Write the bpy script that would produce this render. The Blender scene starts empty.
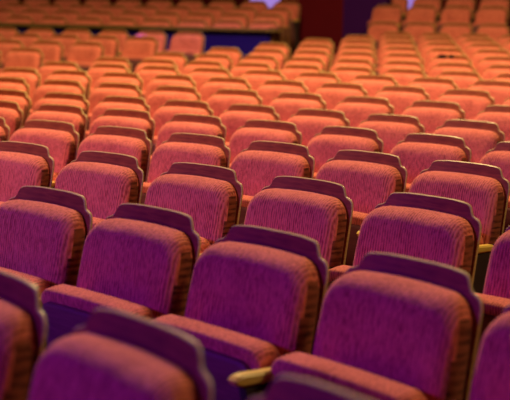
import bpy, bmesh, math, random
from mathutils import Vector, Matrix
random.seed(7)
sc = bpy.context.scene
COL = sc.collection
pi, sin, cos = math.pi, math.sin, math.cos

# ------------------------------------------------------------------ materials
def new_mat(name):
    m = bpy.data.materials.new(name); m.use_nodes = True
    nt = m.node_tree; b = nt.nodes['Principled BSDF']
    return m, nt, b

def fabric_mat(name, c0, c1, rib=True, seedtex=0.0):
    m, nt, b = new_mat(name)
    N, L = nt.nodes, nt.links
    tc = N.new('ShaderNodeTexCoord')
    oi = N.new('ShaderNodeObjectInfo')
    add = N.new('ShaderNodeVectorMath'); add.operation = 'ADD'
    mul = N.new('ShaderNodeVectorMath'); mul.operation = 'SCALE'; mul.inputs['Scale'].default_value = 7.0
    cmb = N.new('ShaderNodeCombineXYZ')
    L.new(oi.outputs['Random'], cmb.inputs[0]); L.new(oi.outputs['Random'], cmb.inputs[1]); L.new(oi.outputs['Random'], cmb.inputs[2])
    L.new(cmb.outputs[0], mul.inputs[0]); L.new(tc.outputs['Object'], add.inputs[0]); L.new(mul.outputs[0], add.inputs[1])
    mp = N.new('ShaderNodeMapping'); mp.inputs['Scale'].default_value = (1, 1, .35)
    L.new(add.outputs[0], mp.inputs['Vector'])
    n1 = N.new('ShaderNodeTexNoise'); n1.inputs['Scale'].default_value = 120; n1.inputs['Detail'].default_value = 3
    L.new(mp.outputs[0], n1.inputs['Vector'])
    n2 = N.new('ShaderNodeTexNoise'); n2.inputs['Scale'].default_value = 8; n2.inputs['Detail'].default_value = 4
    L.new(add.outputs[0], n2.inputs['Vector'])
    # fine vertical pile ribs
    w = N.new('ShaderNodeTexWave'); w.wave_type = 'BANDS'; w.bands_direction = 'X'
    w.inputs['Scale'].default_value = 30; w.inputs['Distortion'].default_value = 2.5; w.inputs['Detail'].default_value = 2; w.inputs['Detail Scale'].default_value = 2.0
    L.new(mp.outputs[0], w.inputs['Vector'])
    mx = N.new('ShaderNodeMath'); mx.operation = 'MULTIPLY_ADD'; mx.inputs[1].default_value = .35
    L.new(w.outputs['Fac'], mx.inputs[0]); L.new(n1.outputs['Fac'], mx.inputs[2])
    mx2 = N.new('ShaderNodeMath'); mx2.operation = 'MULTIPLY_ADD'; mx2.inputs[1].default_value = .45
    L.new(n2.outputs['Fac'], mx2.inputs[0]); L.new(mx.outputs[0], mx2.inputs[2])
    r = N.new('ShaderNodeValToRGB')
    r.color_ramp.elements[0].position = .62; r.color_ramp.elements[0].color = (*c0, 1)
    r.color_ramp.elements[1].position = 1.0; r.color_ramp.elements[1].color = (*c1, 1)
    L.new(mx2.outputs[0], r.inputs[0]); L.new(r.outputs[0], b.inputs['Base Color'])
    b.inputs['Roughness'].default_value = .9
    b.inputs['Specular IOR Level'].default_value = .15
    b.inputs['Sheen Weight'].default_value = .25
    b.inputs['Sheen Roughness'].default_value = .45
    b.inputs['Sheen Tint'].default_value = (1, .55, .42, 1)
    bp = N.new('ShaderNodeBump'); bp.inputs['Strength'].default_value = .35; bp.inputs['Distance'].default_value = .004
    L.new(mx.outputs[0], bp.inputs['Height'])
    bp2 = N.new('ShaderNodeBump'); bp2.inputs['Strength'].default_value = .5; bp2.inputs['Distance'].default_value = .02
    L.new(n2.outputs['Fac'], bp2.inputs['Height']); L.new(bp.outputs[0], bp2.inputs['Normal'])
    L.new(bp2.outputs[0], b.inputs['Normal'])
    return m

def wood_mat(name, c0, c1, rough=.35, sc_=(3, 3, 30), spec=.25):
    m, nt, b = new_mat(name)
    N, L = nt.nodes, nt.links
    tc = N.new('ShaderNodeTexCoord'); mp = N.new('ShaderNodeMapping'); mp.inputs['Scale'].default_value = sc_
    n = N.new('ShaderNodeTexNoise'); n.inputs['Scale'].default_value = 3; n.inputs['Detail'].default_value = 6; n.inputs['Distortion'].default_value = .6
    L.new(tc.outputs['Object'], mp.inputs[0]); L.new(mp.outputs[0], n.inputs['Vector'])
    r = N.new('ShaderNodeValToRGB'); r.color_ramp.elements[0].position = .3; r.color_ramp.elements[1].position = .7
    r.color_ramp.elements[0].color = (*c0, 1); r.color_ramp.elements[1].color = (*c1, 1)
    L.new(n.outputs['Fac'], r.inputs[0]); L.new(r.outputs[0], b.inputs['Base Color'])
    b.inputs['Roughness'].default_value = rough; b.inputs['Specular IOR Level'].default_value = spec
    return m

def plain_mat(name, c, rough=.8, var=.25, scale=6, metal=0):
    m, nt, b = new_mat(name)
    N, L = nt.nodes, nt.links
    tc = N.new('ShaderNodeTexCoord'); n = N.new('ShaderNodeTexNoise'); n.inputs['Scale'].default_value = scale; n.inputs['Detail'].default_value = 4
    L.new(tc.outputs['Object'], n.inputs['Vector'])
    r = N.new('ShaderNodeValToRGB')
    r.color_ramp.elements[0].color = (*[x*(1-var) for x in c], 1); r.color_ramp.elements[1].color = (*[min(1, x*(1+var)) for x in c], 1)
    L.new(n.outputs['Fac'], r.inputs[0]); L.new(r.outputs[0], b.inputs['Base Color'])
    b.inputs['Specular IOR Level'].default_value = .2
    b.inputs['Roughness'].default_value = rough; b.inputs['Metallic'].default_value = metal
    return m

M_FAB = fabric_mat('red_plush', (.36, .060, .050), (.80, .195, .145))
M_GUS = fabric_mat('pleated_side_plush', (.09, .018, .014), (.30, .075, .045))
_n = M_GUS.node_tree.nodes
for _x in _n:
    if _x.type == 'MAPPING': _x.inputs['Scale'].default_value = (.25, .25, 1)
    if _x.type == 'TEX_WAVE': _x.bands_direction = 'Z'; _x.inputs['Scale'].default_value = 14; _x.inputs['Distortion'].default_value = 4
M_WOOD = wood_mat('varnished_shell', (.19, .042, .022), (.37, .110, .038), .42)
M_EDGE = wood_mat('pale_ply_edge', (.48, .32, .14), (.70, .49, .23), .35, (4, 4, 60))
M_ARM = wood_mat('honey_arm_wood', (.72, .42, .08), (.88, .56, .14), .3)
M_PAN = wood_mat('seat_underside', (.16, .05, .06), (.24, .08, .09), .55)
M_IRON = plain_mat('dark_iron', (.05, .03, .03), .5, .2, 20)
M_BLACK = plain_mat('black_plastic', (.01, .01, .01), .5, .1)
M_CARPET = plain_mat('dark_red_carpet', (.10, .018, .018), .95, .35, 25)
M_WALLR = plain_mat('dark_red_wall', (.12, .0, .008), .8, .12, 3)
M_WALLP = plain_mat('purple_wall', (.05, .001, .12), .8, .12, 3)
M_PARA = plain_mat('parapet_indigo', (.014, .002, .17), .6, .15, 4)
M_POST = wood_mat('dark_post_wood', (.10, .035, .02), (.18, .07, .03), .4)
M_RAIL = wood_mat('olive_brass_rail', (.15, .085, .03), (.24, .14, .05), .35)

def glow_mat(name, c, s):
    m, nt, b = new_mat(name)
    b.inputs['Base Color'].default_value = (*c, 1)
    b.inputs['Emission Color'].default_value = (*c, 1); b.inputs['Emission Strength'].default_value = s
    return m
M_LAV = glow_mat('lavender_lit_doorway', (.36, .22, .72), .9)
M_CREAM = glow_mat('cream_lamp_glass', (1, .75, .5), 1.0)

# ------------------------------------------------------------------ helpers
def link(o, parent=None):
    COL.objects.link(o)
    if parent is not None: o.parent = parent
    return o

def mesh_from(bm, name, mats, smooth=True, auto=35):
    me = bpy.data.meshes.new(name)
    bm.normal_update(); bm.to_mesh(me); bm.free()
    for m in mats: me.materials.append(m)
    for p in me.polygons: p.use_smooth = smooth
    if smooth and auto:
        me.set_sharp_from_angle(angle=math.radians(auto))
    return me

def mkobj(name, me, parent=None):
    return link(bpy.data.objects.new(name, me), parent)

def loft(bm, loops, close_a=True, close_b=True, mat=0):
    """loops: list of lists of Vector, same count"""
    vs = [[bm.verts.new(p) for p in lp] for lp in loops]
    n = len(vs[0]); fs = []
    for a, b in zip(vs, vs[1:]):
        for i in range(n):
            j = (i+1) % n
            f = bm.faces.new((a[i], a[j], b[j], b[i])); f.material_index = mat; fs.append(f)
    if close_a: f = bm.faces.new(list(reversed(vs[0]))); f.material_index = mat
    if close_b: f = bm.faces.new(vs[-1]); f.material_index = mat
    return vs, fs

def rounded_outline(wt, wb, z0, z1, rt, rb, crown=0.0, seg=7, nside=8):
    """outline in XZ, counted from bottom left, going round; narrower at top"""
    pts = []
    def w(z): return wb + (wt-wb)*(z-z0)/(z1-z0)
    def arc(cx, cz, r, a0, a1):
        for i in range(seg+1):
            a = a0+(a1-a0)*i/seg; pts.append((cx+r*cos(a), cz+r*sin(a)))
    hb, ht = w(z0)/2, w(z1)/2
    arc(-hb+rb, z0+rb, rb, 1.5*pi, pi)
    for i in range(1, nside): t = i/nside; z = z0+rb+(z1-rt-z0-rb)*t; pts.append((-w(z)/2, z))
    arc(-ht+rt, z1-rt, rt, pi, .5*pi)
    for i in range(1, nside):
        t = i/nside; pts.append((-ht+rt+(2*ht-2*rt)*t, z1))
    arc(ht-rt, z1-rt, rt, .5*pi, 0)
    for i in range(1, nside): t = i/nside; z = z1-rt-(z1-rt-z0-rb)*t; pts.append((w(z)/2, z))
    arc(hb-rb, z0+rb, rb, 0, -.5*pi)
    for i in range(1, nside): t = i/nside; pts.append((hb-rb-(2*hb-2*rb)*t, z0))
    out = []
    for x, z in pts:
        c = crown*(1-(x/(wt/2))**2) if z > z1-rt else 0
        out.append((x, z+max(c, -crown)))
    return out

TOP = .97                      # height of the shell top above the floor
REC = math.tan(math.radians(11))
def recl(x, y, z):             # recline and gentle wrap of the back
    return Vector((x, y-(TOP-z)*REC-.22*x*x, z))

def lerp_loop(pts, cx, cz, s_):
    return [(cx+(x-cx)*s_, cz+(z-cz)*s_) for x, z in pts]

def inset(pts, d):
    n = len(pts); out = []
    for i in range(n):
        x0, z0 = pts[i-1]; x1, z1 = pts[(i+1) % n]; x, z = pts[i]
        tx, tz = x1-x0, z1-z0; l = math.hypot(tx, tz) or 1
        out.append((x+tz/l*d, z-tx/l*d))
    return out

# ---- the chair's shared part meshes
def back_cushion_mesh():
    bm = bmesh.new()
    o = rounded_outline(.456, .482, .36, .920, .078, .05, .010)
    spec = [(-.002, .010), (-.006, .003), (-.015, 0), (-.036, 0), (-.050, .0015), (-.061, .0055), (-.071, .012), (-.079, .020), (-.0845, .030), (-.088, .042)]
    loops = []
    for y, d in spec:
        loops.append([recl(x, y, z) for x, z in inset(o, d)])
    inn = inset(o, .042); cz = .64
    for s_, y in ((.93, -.0895), (.78, -.089), (.58, -.085), (.38, -.081), (.2, -.078), (.06, -.077)):
        loops.append([recl(x, y, z) for x, z in lerp_loop(inn, 0, cz, s_)])
    vs, fs = loft(bm, loops)
    bmesh.ops.recalc_face_normals(bm, faces=bm.faces)
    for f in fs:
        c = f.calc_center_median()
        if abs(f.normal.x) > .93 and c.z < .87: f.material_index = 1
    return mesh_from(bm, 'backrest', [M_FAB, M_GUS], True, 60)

def shell_outline():
    # right half from top centre to bottom, then mirrored
    R = [(0.0, TOP+.004), (.06, TOP+.004), (.11, TOP+.003), (.150, TOP+.000), (.172, TOP-.003), (.184, TOP-.009), (.191, TOP-.018), (.196, TOP-.028), (.202, TOP-.037),
         (.210, TOP-.042), (.222, TOP-.045), (.234, TOP-.050), (.243, TOP-.059), (.248, TOP-.072), (.250, TOP-.09), (.251, TOP-.2), (.254, TOP-.35), (.256, TOP-.5), (.257, .33), (.250, .29), (.235, .27), (.12, .265), (0, .265)]
    R = [(x*.945, z) for x, z in R]
    Lh = [(-x, z) for x, z in reversed(R[1:-1])]
    return R+Lh

def shell_mesh():
    bm = bmesh.new()
    o = shell_outline(); n = len(o)
    ins = [(x*.992, z-.0025 if z > .5 else z) for x, z in o]
    front = [recl(x, -.001, z) for x, z in ins]
    mid1 = [recl(x, .002, z) for x, z in o]
    mid2 = [recl(x, .007, z) for x, z in o]
    back = [recl(x, .009, z) for x, z in ins]
    loops = [front, mid1, mid2, back]
    vs = [[bm.verts.new(p) for p in lp] for lp in loops]
    for k in range(3):
        for i in range(n):
            j = (i+1) % n
            f = bm.faces.new((vs[k][i], vs[k][j], vs[k+1][j], vs[k+1][i])); f.material_index = 1
    # front and back boards as strips joining left and right halves so the wrap stays smooth
    def board(ring):
        h = len(o)//2
        xs = [-1, -.66, -.33, 0, .33, .66, 1]
        pairs = [(i, (n-i) % n) for i in range(1, h)]
        prev = None
        for (a, b) in pairs:
            pa, pb = ring[a], ring[b]
            row = [pb]
            for t in (-.6, -.2, .2, .6):
                X = pa.co.x*t; z = pa.co.z
                y = ring[0].co.y - (ring[0].co.z-z)*REC-.22*X*X
                row.append(bm.verts.new((X, y, z)))
            row.append(pa)
            if prev:
                for u in range(5): bm.faces.new((prev[u], prev[u+1], row[u+1], row[u]))
            else:
                bm.faces.new([ring[0]]+[v for v in reversed(row)])
            prev = row
        bm.faces.new([ring[h]]+prev)
    board(vs[0]); board(vs[3])
    bmesh.ops.recalc_face_normals(bm, faces=bm.faces)
    return mesh_from(bm, 'back_shell', [M_WOOD, M_EDGE], True, 30)

# tipped seat: local u along seat length (hinge -> front), v thickness
SA = math.radians(79)
HY, HZ = -.085, .345
def seatp(x, u, v):            # v>0 towards the sitting side (faces the backrest when tipped up)
    return Vector((x, HY-u*cos(SA)+v*sin(SA)*1.0, HZ+u*sin(SA)+v*cos(SA)*1.0)) + Vector((0, -.10, 0))

def seat_mesh():
    bm = bmesh.new()
    o = rounded_outline(.485, .47, 0, .385, .050, .03, .006)
    loops = []
    spec = [(.000, .012), (.003, .004), (.012, 0), (.040, 0), (.065, .003), (.078, .010), (.087, .020), (.092, .035)]
    for v, d in spec: loops.append([seatp(x, u, v) for x, u in inset(o, d)])
    inn = inset(o, .035)
    for s_, v in ((.8, .095), (.55, .096), (.3, .096), (.08, .095)):
        loops.append([seatp(x, u, v) for x, u in lerp_loop(inn, 0, .19, s_)])
    loft(bm, loops); bmesh.ops.recalc_face_normals(bm, faces=bm.faces)
    return mesh_from(bm, 'seat', [M_FAB], True, 60)

def pan_mesh():
    bm = bmesh.new()
    o = rounded_outline(.445, .43, .012, .352, .05, .03, .004)
    spec = [(.0, 0), (-.012, 0), (-.016, .004), (-.018, .012)]
    loft(bm, [[seatp(x, u, v) for x, u in inset(o, d)] for v, d in spec])
    bmesh.ops.recalc_face_normals(bm, faces=bm.faces)
    return mesh_from(bm, 'seat_pan', [M_PAN], True, 40)

def prism_profile(bm, pts, x0, x1, bev=.006, mat=0):
    """pts in (y,z); extruded along x with a small bevel"""
    a = inset([(y, z) for y, z in pts], bev)
    L = [[Vector((x0, y, z)) for y, z in a], [Vector((x0+bev, y, z)) for y, z in pts], [Vector((x1-bev, y, z)) for y, z in pts], [Vector((x1, y, z)) for y, z in a]]
    loft(bm, L, mat=mat)

def arm_mesh(side=1):
    bm = bmesh.new(); x = .270*side
    # wooden arm with rounded nose, clockwise seen from +x
    pts = [(-.18, .660), (-.18, .686), (-.335, .690), (-.355, .686), (-.364, .677), (-.357, .665), (-.335, .660)]
    pts = list(reversed(pts))
    prism_profile(bm, pts, x-.019, x+.019, .006)
    bmesh.ops.recalc_face_normals(bm, faces=bm.faces)
    return mesh_from(bm, 'armrest', [M_ARM], True, 40)

def frame_mesh(side=1):
    bm = bmesh.new(); x = .270*side
    pts = [(-.36, .0), (-.36, .03), (-.31, .05), (-.27, .30), (-.315, .56), (-.33, .655), (-.185, .659), (-.17, .30), (-.06, .05), (-.01, .03), (-.01, 0)]
    prism_profile(bm, pts, x-.014, x+.014, .004)
    bmesh.ops.recalc_face_normals(bm, faces=bm.faces)
    return mesh_from(bm, 'side_frame', [M_IRON], True, 40)

def hinge_mesh():
    bm = bmesh.new()
    bmesh.ops.create_cone(bm, cap_ends=True, segments=16, radius1=.016, radius2=.016, depth=.50,
                          matrix=Matrix.Translation((0, HY-.085, HZ+.03)) @ Matrix.Rotation(pi/2, 4, 'Y'))
    return mesh_from(bm, 'hinge_bar', [M_IRON], True, 40)

ME = dict(backrest=back_cushion_mesh(), back_shell=shell_mesh(), seat=seat_mesh(), seat_pan=pan_mesh(), arm=arm_mesh(1), frame=frame_mesh(1),
          arm_l=arm_mesh(-1), frame_l=frame_mesh(-1), hinge=hinge_mesh())

def make_chair():
    r = bpy.data.objects.new('theatre_seat', None); COL.objects.link(r); r.empty_display_size = .1
    for nm, k in (('backrest', 'backrest'), ('back_shell', 'back_shell'), ('seat', 'seat'), ('armrest', 'arm'), ('side_frame', 'frame'), ('hinge_bar', 'hinge')):
        o = mkobj(nm, ME[k], r)
        if nm == 'seat': mkobj('seat_pan', ME['seat_pan'], o)
    return r

def copy_tree(o, parent=None):
    c = o.copy(); COL.objects.link(c)
    if parent is not None: c.parent = parent
    for ch in list(o.children): copy_tree(ch, c)
    return c

# ------------------------------------------------------------------ camera
F_PX = 1369.56
PITCH, ROLL = .1314, .02
CAM = Vector((11.4655, 6.1165, .5276+TOP))
cr = Vector((1, 0, 0)); cf = Vector((0, cos(PITCH), -sin(PITCH))); cu = cr.cross(cf)
r2 = cr*cos(ROLL)+cu*sin(ROLL); u2 = cu*cos(ROLL)-cr*sin(ROLL)
cam_data = bpy.data.cameras.new('camera'); cam = bpy.data.objects.new('camera', cam_data); COL.objects.link(cam)
mw = Matrix.Identity(4)
for i in range(3):
    mw[i][0] = r2[i]; mw[i][1] = u2[i]; mw[i][2] = -cf[i]; mw[i][3] = CAM[i]
cam.matrix_world = mw
cam_data.sensor_width = 36; cam_data.lens = F_PX/510*36
cam_data.clip_end = 200; cam_data.clip_start = .1
cam_data.dof.use_dof = True; cam_data.dof.focus_distance = 5.1; cam_data.dof.aperture_fstop = 3.7
sc.camera = cam
def proj(P):
    q = Vector(P)-CAM; Z = q.dot(cf)
    return 255+F_PX*q.dot(r2)/Z, 200-F_PX*q.dot(u2)/Z

# ------------------------------------------------------------------ the house: concentric rows round (0,0)
def pol(R, a, z=0): return Vector((R*sin(a), R*cos(a), z))
MAIN_R = [14.094, 15.08, 16.017, 17.01, 17.934, 18.838, 19.746, 20.666, 21.576, 22.503, 23.42, 24.34, 25.26, 26.18, 27.10, 28.02]
MAIN_H = [0.0, -0.034, -0.038, -0.042, -0.034, -0.025, 0.011, 0.048, 0.081, 0.107, .150, .200, .250, .300, .345, .390]
MAIN_A = [0.9003, 0.8106, 0.7200, 0.6643, 0.5863, 0.5457, 0.5061, 0.4771, 0.5195, 0.5399]
MAIN_S = [0.558, 0.527, 0.565, 0.533, 0.55, 0.545, 0.558, 0.545, 0.558, 0.546]
def angle_at_px(R, z, px):
    """angle on the circle R where the seat-top corner stands under that bearing"""
    lo, hi = -.2, 1.4
    for _ in range(60):
        m = (lo+hi)/2
        if proj(pol(R, m, z))[0] < px: lo = m
        else: hi = m
    return (lo+hi)/2

ORD = ['', 'second', 'third', 'fourth', 'fifth', 'sixth', 'seventh', 'eighth', 'ninth', 'tenth', 'eleventh', 'twelfth', 'thirteenth', 'fourteenth', 'fifteenth', 'sixteenth', 'seventeenth', 'eighteenth', 'nineteenth', 'twentieth']
ROWW = ['front', 'second', 'third', 'fourth', 'fifth', 'sixth', 'seventh', 'eighth', 'ninth', 'tenth', 'eleventh', 'twelfth', 'thirteenth', 'fourteenth', 'fifteenth', 'sixteenth']
proto = make_chair(); used = [False]
NCH = [0]
def visible(R, a, hz):
    P = [proj(pol(R, a+dx/R, hz+dz)) for dx in (-.26, .26) for dz in (.45, TOP)]
    xs = [p[0] for p in P]; ys = [p[1] for p in P]
    return max(xs) > 2 and min(xs) < 508 and min(ys) < 396 and max(ys) > 3

def place(R, a, hz, first_left=False):
    o = proto if not used[0] else copy_tree(proto)
    used[0] = True
    o.location = pol(R, a, hz); o.rotation_euler = (0, 0, -a+random.uniform(-.012, .012))
    NCH[0] += 1
    return o

def build_row(R, hz, a_u, pitch, lab, group, lo=None, hi=None, left_end=False):
    """a_u: angle of one seat's shell corner; seats set out both ways from it, kept where the photo shows them"""
    cands = []
    for i in range(-14, 24):
        a = a_u+(i*pitch-.167)/R
        if lo is not None and a < lo-1e-6: continue
        if hi is not None and a > hi+1e-6: continue
        if visible(R, a, hz): cands.append(a)
    out = []
    for j, a in enumerate(cands):
        o = place(R, a, hz)
        side = ORD[j]+' from the left' if j else 'leftmost'
        o['label'] = lab % side; o['category'] = 'theatre seat'; o['group'] = group
        out.append(o)
    if left_end and out:
        mkobj('armrest', ME['arm_l'], out[0]); mkobj('side_frame', ME['frame_l'], out[0])
    return cands, out

# main block, front to back
tint = ['violet-lit plush seat', 'violet and magenta lit seat', 'magenta-red plush seat', 'rose-red plush seat', 'salmon-red plush seat', 'salmon plush seat', 'orange-pink plush seat',
        'orange plush seat', 'orange plush seat', 'amber-orange seat', 'amber-orange seat', 'blurred amber seat', 'blurred amber seat', 'blurred amber seat', 'blurred amber seat', 'blurred amber seat']
rows = {}
edge_px = {8: 64, 9: 127, 10: 183, 11: 238, 12: 286, 13: 330, 14: 371, 15: 409}
for i, (R, h) in enumerate(zip(MAIN_R, MAIN_H)):
    lo = None
    if i < 10: au, s_ = MAIN_A[i], MAIN_S[i]
    else: s_ = .55; au = angle_at_px(R, h+TOP, edge_px[i])
    if i in edge_px:
        lo = angle_at_px(R, h+TOP, edge_px[i]-16)-.167/R
    lab = tint[i]+', '+ROWW[i]+' row of the main block, %s'
    rows[i] = build_row(R, h, au, s_, lab, 'seats in the '+ROWW[i]+' row of the main block', lo=lo, left_end=(i in edge_px))

# side block beyond the aisle at the left, same circles
side_px = {9: -22, 10: 39, 11: 100, 12: 154, 13: 201}
side_name = {10: 'nearest', 11: 'second', 12: 'third', 13: 'back'}
for i in (10, 11, 12, 13):
    R, h = MAIN_R[i], MAIN_H[i]+(i-10)*.016
    au = angle_at_px(R, h+TOP, side_px[i]); hi = au-.155/R
    rows['s%d' % i] = build_row(R, h, au, .55, 'orange-red seat, '+side_name[i]+' row of the block across the left aisle, %s',
                                'seats across the left aisle, '+side_name[i]+' row', hi=hi)

# raised block behind the rail
T_R = [27.6, 28.5, 29.4, 30.3]; T_px = [276, 280, 287, 297]; T_y = [21.5, 14.5, 8, 1.5]
def z_for(R, px, y):
    lo, hi = 0., 4.
    for _ in range(50):
        m = (lo+hi)/2; a = angle_at_px(R, m, px)
        if proj(pol(R, a, m))[1] > y: lo = m
        else: hi = m
    return (lo+hi)/2
T_H = []
for k in range(4):
    z = z_for(T_R[k], T_px[k], T_y[k]); T_H.append(z-TOP)
    au = angle_at_px(T_R[k], z, T_px[k])
    nm = ['front', 'second', 'third', 'back'][k]
    rows['t%d' % k] = build_row(T_R[k], z-TOP, au, .55, 'dim rust-orange seat, '+nm+' row of the raised block behind the rail, %s',
                                'seats behind the rail, '+nm+' row', hi=au-.155/T_R[k])
# raised block at the top right
V_R = [29.3, 30.2, 31.1]; V_px = [396, 399, 405]; V_y = [22, 5, -4]
V_H = []
for k in range(3):
    z = z_for(V_R[k], V_px[k], V_y[k]); V_H.append(z-TOP)
    au = angle_at_px(V_R[k], z, V_px[k])
    nm = ['front', 'middle', 'back'][k]
    rows['v%d' % k] = build_row(V_R[k], z-TOP, au, .55, 'rust-orange seat, '+nm+' row of the raised block at top right, %s',
                                'seats at top right, '+nm+' row', lo=au-.19/V_R[k])

# black tags on one seat of the thirteenth row
best = None
for key in range(10, 14):
    cs, os_ = rows[key]
    for a, o in zip(cs, os_):
        x, y = proj(pol(MAIN_R[key], a-.03/MAIN_R[key], MAIN_H[key]+TOP-.03))
        d = abs(x-431)+abs(y-61)*4
        if best is None or d < best[0]: best = (d, o, (431-x)/92)
tx = max(-.06, min(.05, best[2]))
for xo, w in ((tx-.045, .085), (tx+.058, .05)):
    bm = bmesh.new(); bmesh.ops.create_cube(bm, size=1, matrix=Matrix.Translation((xo, -.016, TOP-.020)) @ Matrix.Diagonal((w, .012, .046, 1)))
    bmesh.ops.bevel(bm, geom=bm.edges[:], offset=.003, segments=2, affect='EDGES')
    t = mkobj('seat_tag', mesh_from(bm, 'seat_tag', [M_BLACK], True, 40), best[1]); t['label'] = 'small black tag on the seat back'

# ------------------------------------------------------------------ setting
def ring_sheet(name, prof, a0, a1, na, mat, thick=0, parent=None):
    """surface of revolution about z through prof [(R,z)...] between two angles"""
    bm = bmesh.new(); g = []
    for i in range(na+1):
        a = a0+(a1-a0)*i/na
        g.append([bm.verts.new(pol(R, a, z)) for R, z in prof])
    for i in range(na):
        for j in range(len(prof)-1):
            bm.faces.new((g[i][j], g[i+1][j], g[i+1][j+1], g[i][j+1]))
    if thick:   # closed profile
        n = len(prof)
        for i in range(na): bm.faces.new((g[i][n-1], g[i+1][n-1], g[i+1][0], g[i][0]))
        bm.faces.new(g[0]); bm.faces.new(list(reversed(g[-1])))
    bmesh.ops.recalc_face_normals(bm, faces=bm.faces)
    me = mesh_from(bm, name, [mat], True, 30)
    return mkobj(name, me, parent)

def struct(o, label=None):
    o['kind'] = 'structure'
    if label: o['label'] = label
    return o

# raked floor: underside below so that it has thickness
up = [(10.5, 0.0)]+list(zip(MAIN_R, MAIN_H))+[(29.0, .42)]
up = [(R-(.15 if 0 < i else 0), z) for i, (R, z) in enumerate(up)]
def floor_h(R):
    for (r0, z0), (r1, z1) in zip(up, up[1:]):
        if r0 <= R <= r1: return z0+(z1-z0)*(R-r0)/(r1-r0)
    return up[-1][1]
f = ring_sheet('floor', up+[(34.6, .42), (34.6, -.6), (10.5, -.6)], -.12, 1.35, 60, M_CARPET, 1); struct(f, 'dark red raked floor under the seats')
# raised terraces
A_T = angle_at_px(27.0, .6, 290)           # right end of the raised block on the left
prof = [(27.05, .1)]
for k in range(4):
    z = T_H[k]; prof += [((T_R[k]-.62) if k else 27.05, z), (T_R[k]+.28, z)]
prof += [(33.9, T_H[3]), (33.9, .1)]
f = ring_sheet('floor', prof, -.12, max(rows['t%d' % k][0][-1] for k in range(4))+.33/28, 40, M_CARPET, 1); struct(f, 'stepped floor of the raised block behind the rail')
prof = [(28.62, .1)]
for k in range(3):
    z = V_H[k]; prof += [((V_R[k]-.62) if k else 28.62, z), (V_R[k]+.28, z)]
prof += [(33.9, V_H[2]), (33.9, .1)]
A_V0 = rows['v0'][0][0]-.34/29.3
f = ring_sheet('floor', prof, A_V0, 1.2, 40, M_CARPET, 1); struct(f, 'stepped floor of the raised block at top right')

# parapet with rail
A_P1 = angle_at_px(26.9, 1.3, 272)
zr = z_for(26.9, 150, 27.2)
zr_top = z_for(26.9, 150, 26.0)
par = bpy.data.objects.new('parapet', None); COL.objects.link(par); par.location = pol(26.9, A_P1-.1, floor_h(26.9))
par['label'] = 'long curved dark parapet with a brass-brown top rail in front of the raised block'; par['category'] = 'parapet'
def at_parent(o, p):
    bpy.context.view_layer.update()
    o.parent = p; o.matrix_parent_inverse = p.matrix_basis.inverted()
RP0, RP1 = 26.82, 26.98
o = ring_sheet('parapet_panel', [(RP0, floor_h(26.9)-.05), (RP0, zr_top-.04), (RP1, zr_top-.04), (RP1, floor_h(26.9)-.05)], -.12, A_P1, 60, M_PARA, 1); at_parent(o, par)
o = ring_sheet('top_rail', [(26.76, zr_top-.040), (26.755, zr_top-.015), (26.79, zr_top), (27.0, zr_top), (27.03, zr_top-.015), (27.03, zr_top-.040)], -.12, A_P1+.004, 60, M_RAIL, 1); at_parent(o, par)
# slatted end of the parapet, returning to the wall behind
nend = 4
for k in range(nend):
    Rk = 26.9+k*.17; a = A_P1
    bm = bmesh.new()
    bmesh.ops.create_cube(bm, size=1, matrix=Matrix.Diagonal((.07, .07, zr_top+.02-floor_h(26.9), 1)))
    bmesh.ops.bevel(bm, geom=bm.edges[:], offset=.006, segments=2, affect='EDGES')
    p = mkobj('post', mesh_from(bm, 'post', [M_POST], True, 40)); p.location = pol(Rk, a, (zr_top+.02+floor_h(26.9))/2); p.rotation_euler[2] = -a
    at_parent(p, par)

# walls
WZ = 4.2
a298 = angle_at_px(30.6, 1.5, 301); a345 = angle_at_px(30.6, 1.5, 343); a368 = angle_at_px(30.6, 1.5, 386)
def wall(name, R, a0, a1, mat, z0=0, z1=WZ, label=None):
    o = ring_sheet(name, [(R, z0), (R, z1), (R+.2, z1), (R+.2, z0)], a0, a1, 24, mat, 1); struct(o, label); return o
wall('wall_back', 34.0, -.12, 1.3, M_WALLR, .0, WZ, 'far dark red back wall')
wall('wall_aisle', 30.6, a298-.012, a345, M_WALLR, .3, WZ, 'dark red wall at the head of the aisle')
wall('wall_purple', 30.6, a345, a368, M_WALLP, .3, WZ, 'purple wall beside the red wall')
def door(name, px0, px1, y_low, R=33.93, mat=M_LAV, ztop=3.2, label=None):
    a0 = angle_at_px(R, 2, px0); a1 = angle_at_px(R, 2, px1)
    zb = z_for(R, (px0+px1)/2, y_low)
    o = ring_sheet(name, [(R, zb), (R, ztop), (R+.05, ztop), (R+.05, zb)], a0, a1, 8, mat, 1); struct(o, label)
    j = ring_sheet('door_frame', [(R-.03, ztop), (R-.03, ztop+.12), (R+.03, ztop+.12), (R+.03, ztop)], a0-.003, a1+.003, 8, M_WALLP, 1, None)
    at_parent(j, o)
    return o
door('door_1', 250, 284, 9, label='pale lavender lit doorway above the raised block')
door('door_2', 389, 417, 12, label='lavender lit doorway at the top right')

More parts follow.
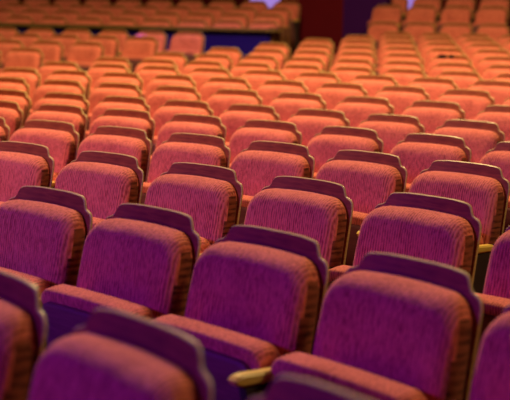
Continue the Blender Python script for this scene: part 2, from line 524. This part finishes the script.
# ------------------------------------------------------------------ light
def area(name, loc, target, size, power, color, shape='DISK', size_y=None, spread=None):
    l = bpy.data.lights.new(name, 'AREA'); l.shape = shape; l.size = size
    if size_y: l.size_y = size_y
    l.energy = power; l.color = color
    if spread: l.spread = spread
    o = bpy.data.objects.new(name, l); COL.objects.link(o); o.location = loc
    d = Vector(target)-Vector(loc); o.rotation_euler = d.to_track_quat('-Z', 'Y').to_euler()
    return o
def spot(name, loc, target, power, color, angle, blend=.5, r=.05):
    l = bpy.data.lights.new(name, 'SPOT'); l.energy = power; l.color = color; l.spot_size = math.radians(angle); l.spot_blend = blend; l.shadow_soft_size = r
    o = bpy.data.objects.new(name, l); COL.objects.link(o); o.location = loc
    d = Vector(target)-Vector(loc); o.rotation_euler = d.to_track_quat('-Z', 'Y').to_euler()
    return o
WARM = (1, .76, .31)
# warm house lights hung over the middle and back of the hall
for (R, a, z, e) in ((19.9, .56, 8.0, 1120), (25.0, .66, 7, 330), (18.0, 1.02, 5.5, 130)):
    P = pol(R, a, z); area('house_light', P, (P.x-.3, P.y-.3, 0), 1.2, e, WARM)
# violet and magenta stage lights in front of the seats
S = pol(9.6, .66, 2.9); spot('stage_light', S, pol(15.2, .84, .7), 830, (.125, .010, 1), 85, .9, .45)
S = pol(7.0, .70, 4.0); spot('stage_light', S, pol(16.2, .78, .7), 120, (1, .12, .25), 80, .9, .6)
# warm front-of-house spots over the stage, aimed at the middle and back rows
for (a, R, ta, e) in ((.66, 7.5, .57, 1550), (.40, 7.5, .69, 1300)):
    spot('warm_front_spot', pol(R, a, 6.2), pol(18.0, ta, .9), e, (1, .58, .36), 36, 1.0, .5)
# blue light washing the end of the parapet
P = pol(25.2, A_P1-.01, 3.2); spot('blue_wash_light', P, pol(26.82, A_P1-.03, .9), 60, (.15, .05, 1), 60, .8, .1)
# unseen violet spot, added to make the bright patch on one back-left seat
zt = z_for(26.05, 137, 35.5); P = pol(24.6, angle_at_px(24.6, 3, 120), 3.6); spot('added_violet_spot', P, pol(26.05, angle_at_px(26.05, zt, 137), zt), 900, (.12, .0, 1), 4.5, .6, .03)
w = bpy.data.worlds.new('hall'); sc.world = w; w.use_nodes = True
w.node_tree.nodes['Background'].inputs[0].default_value = (.25, .06, .10, 1); w.node_tree.nodes['Background'].inputs[1].default_value = .05

sc.view_settings.view_transform = 'Standard'; sc.view_settings.look = 'None'; sc.view_settings.gamma = 1; sc.view_settings.use_curve_mapping = False
sc.view_settings.exposure = 0
print('chairs', NCH[0], 'T_H', T_H, 'V_H', V_H, 'rail', zr_top, {k: len(v[0]) for k, v in rows.items()})
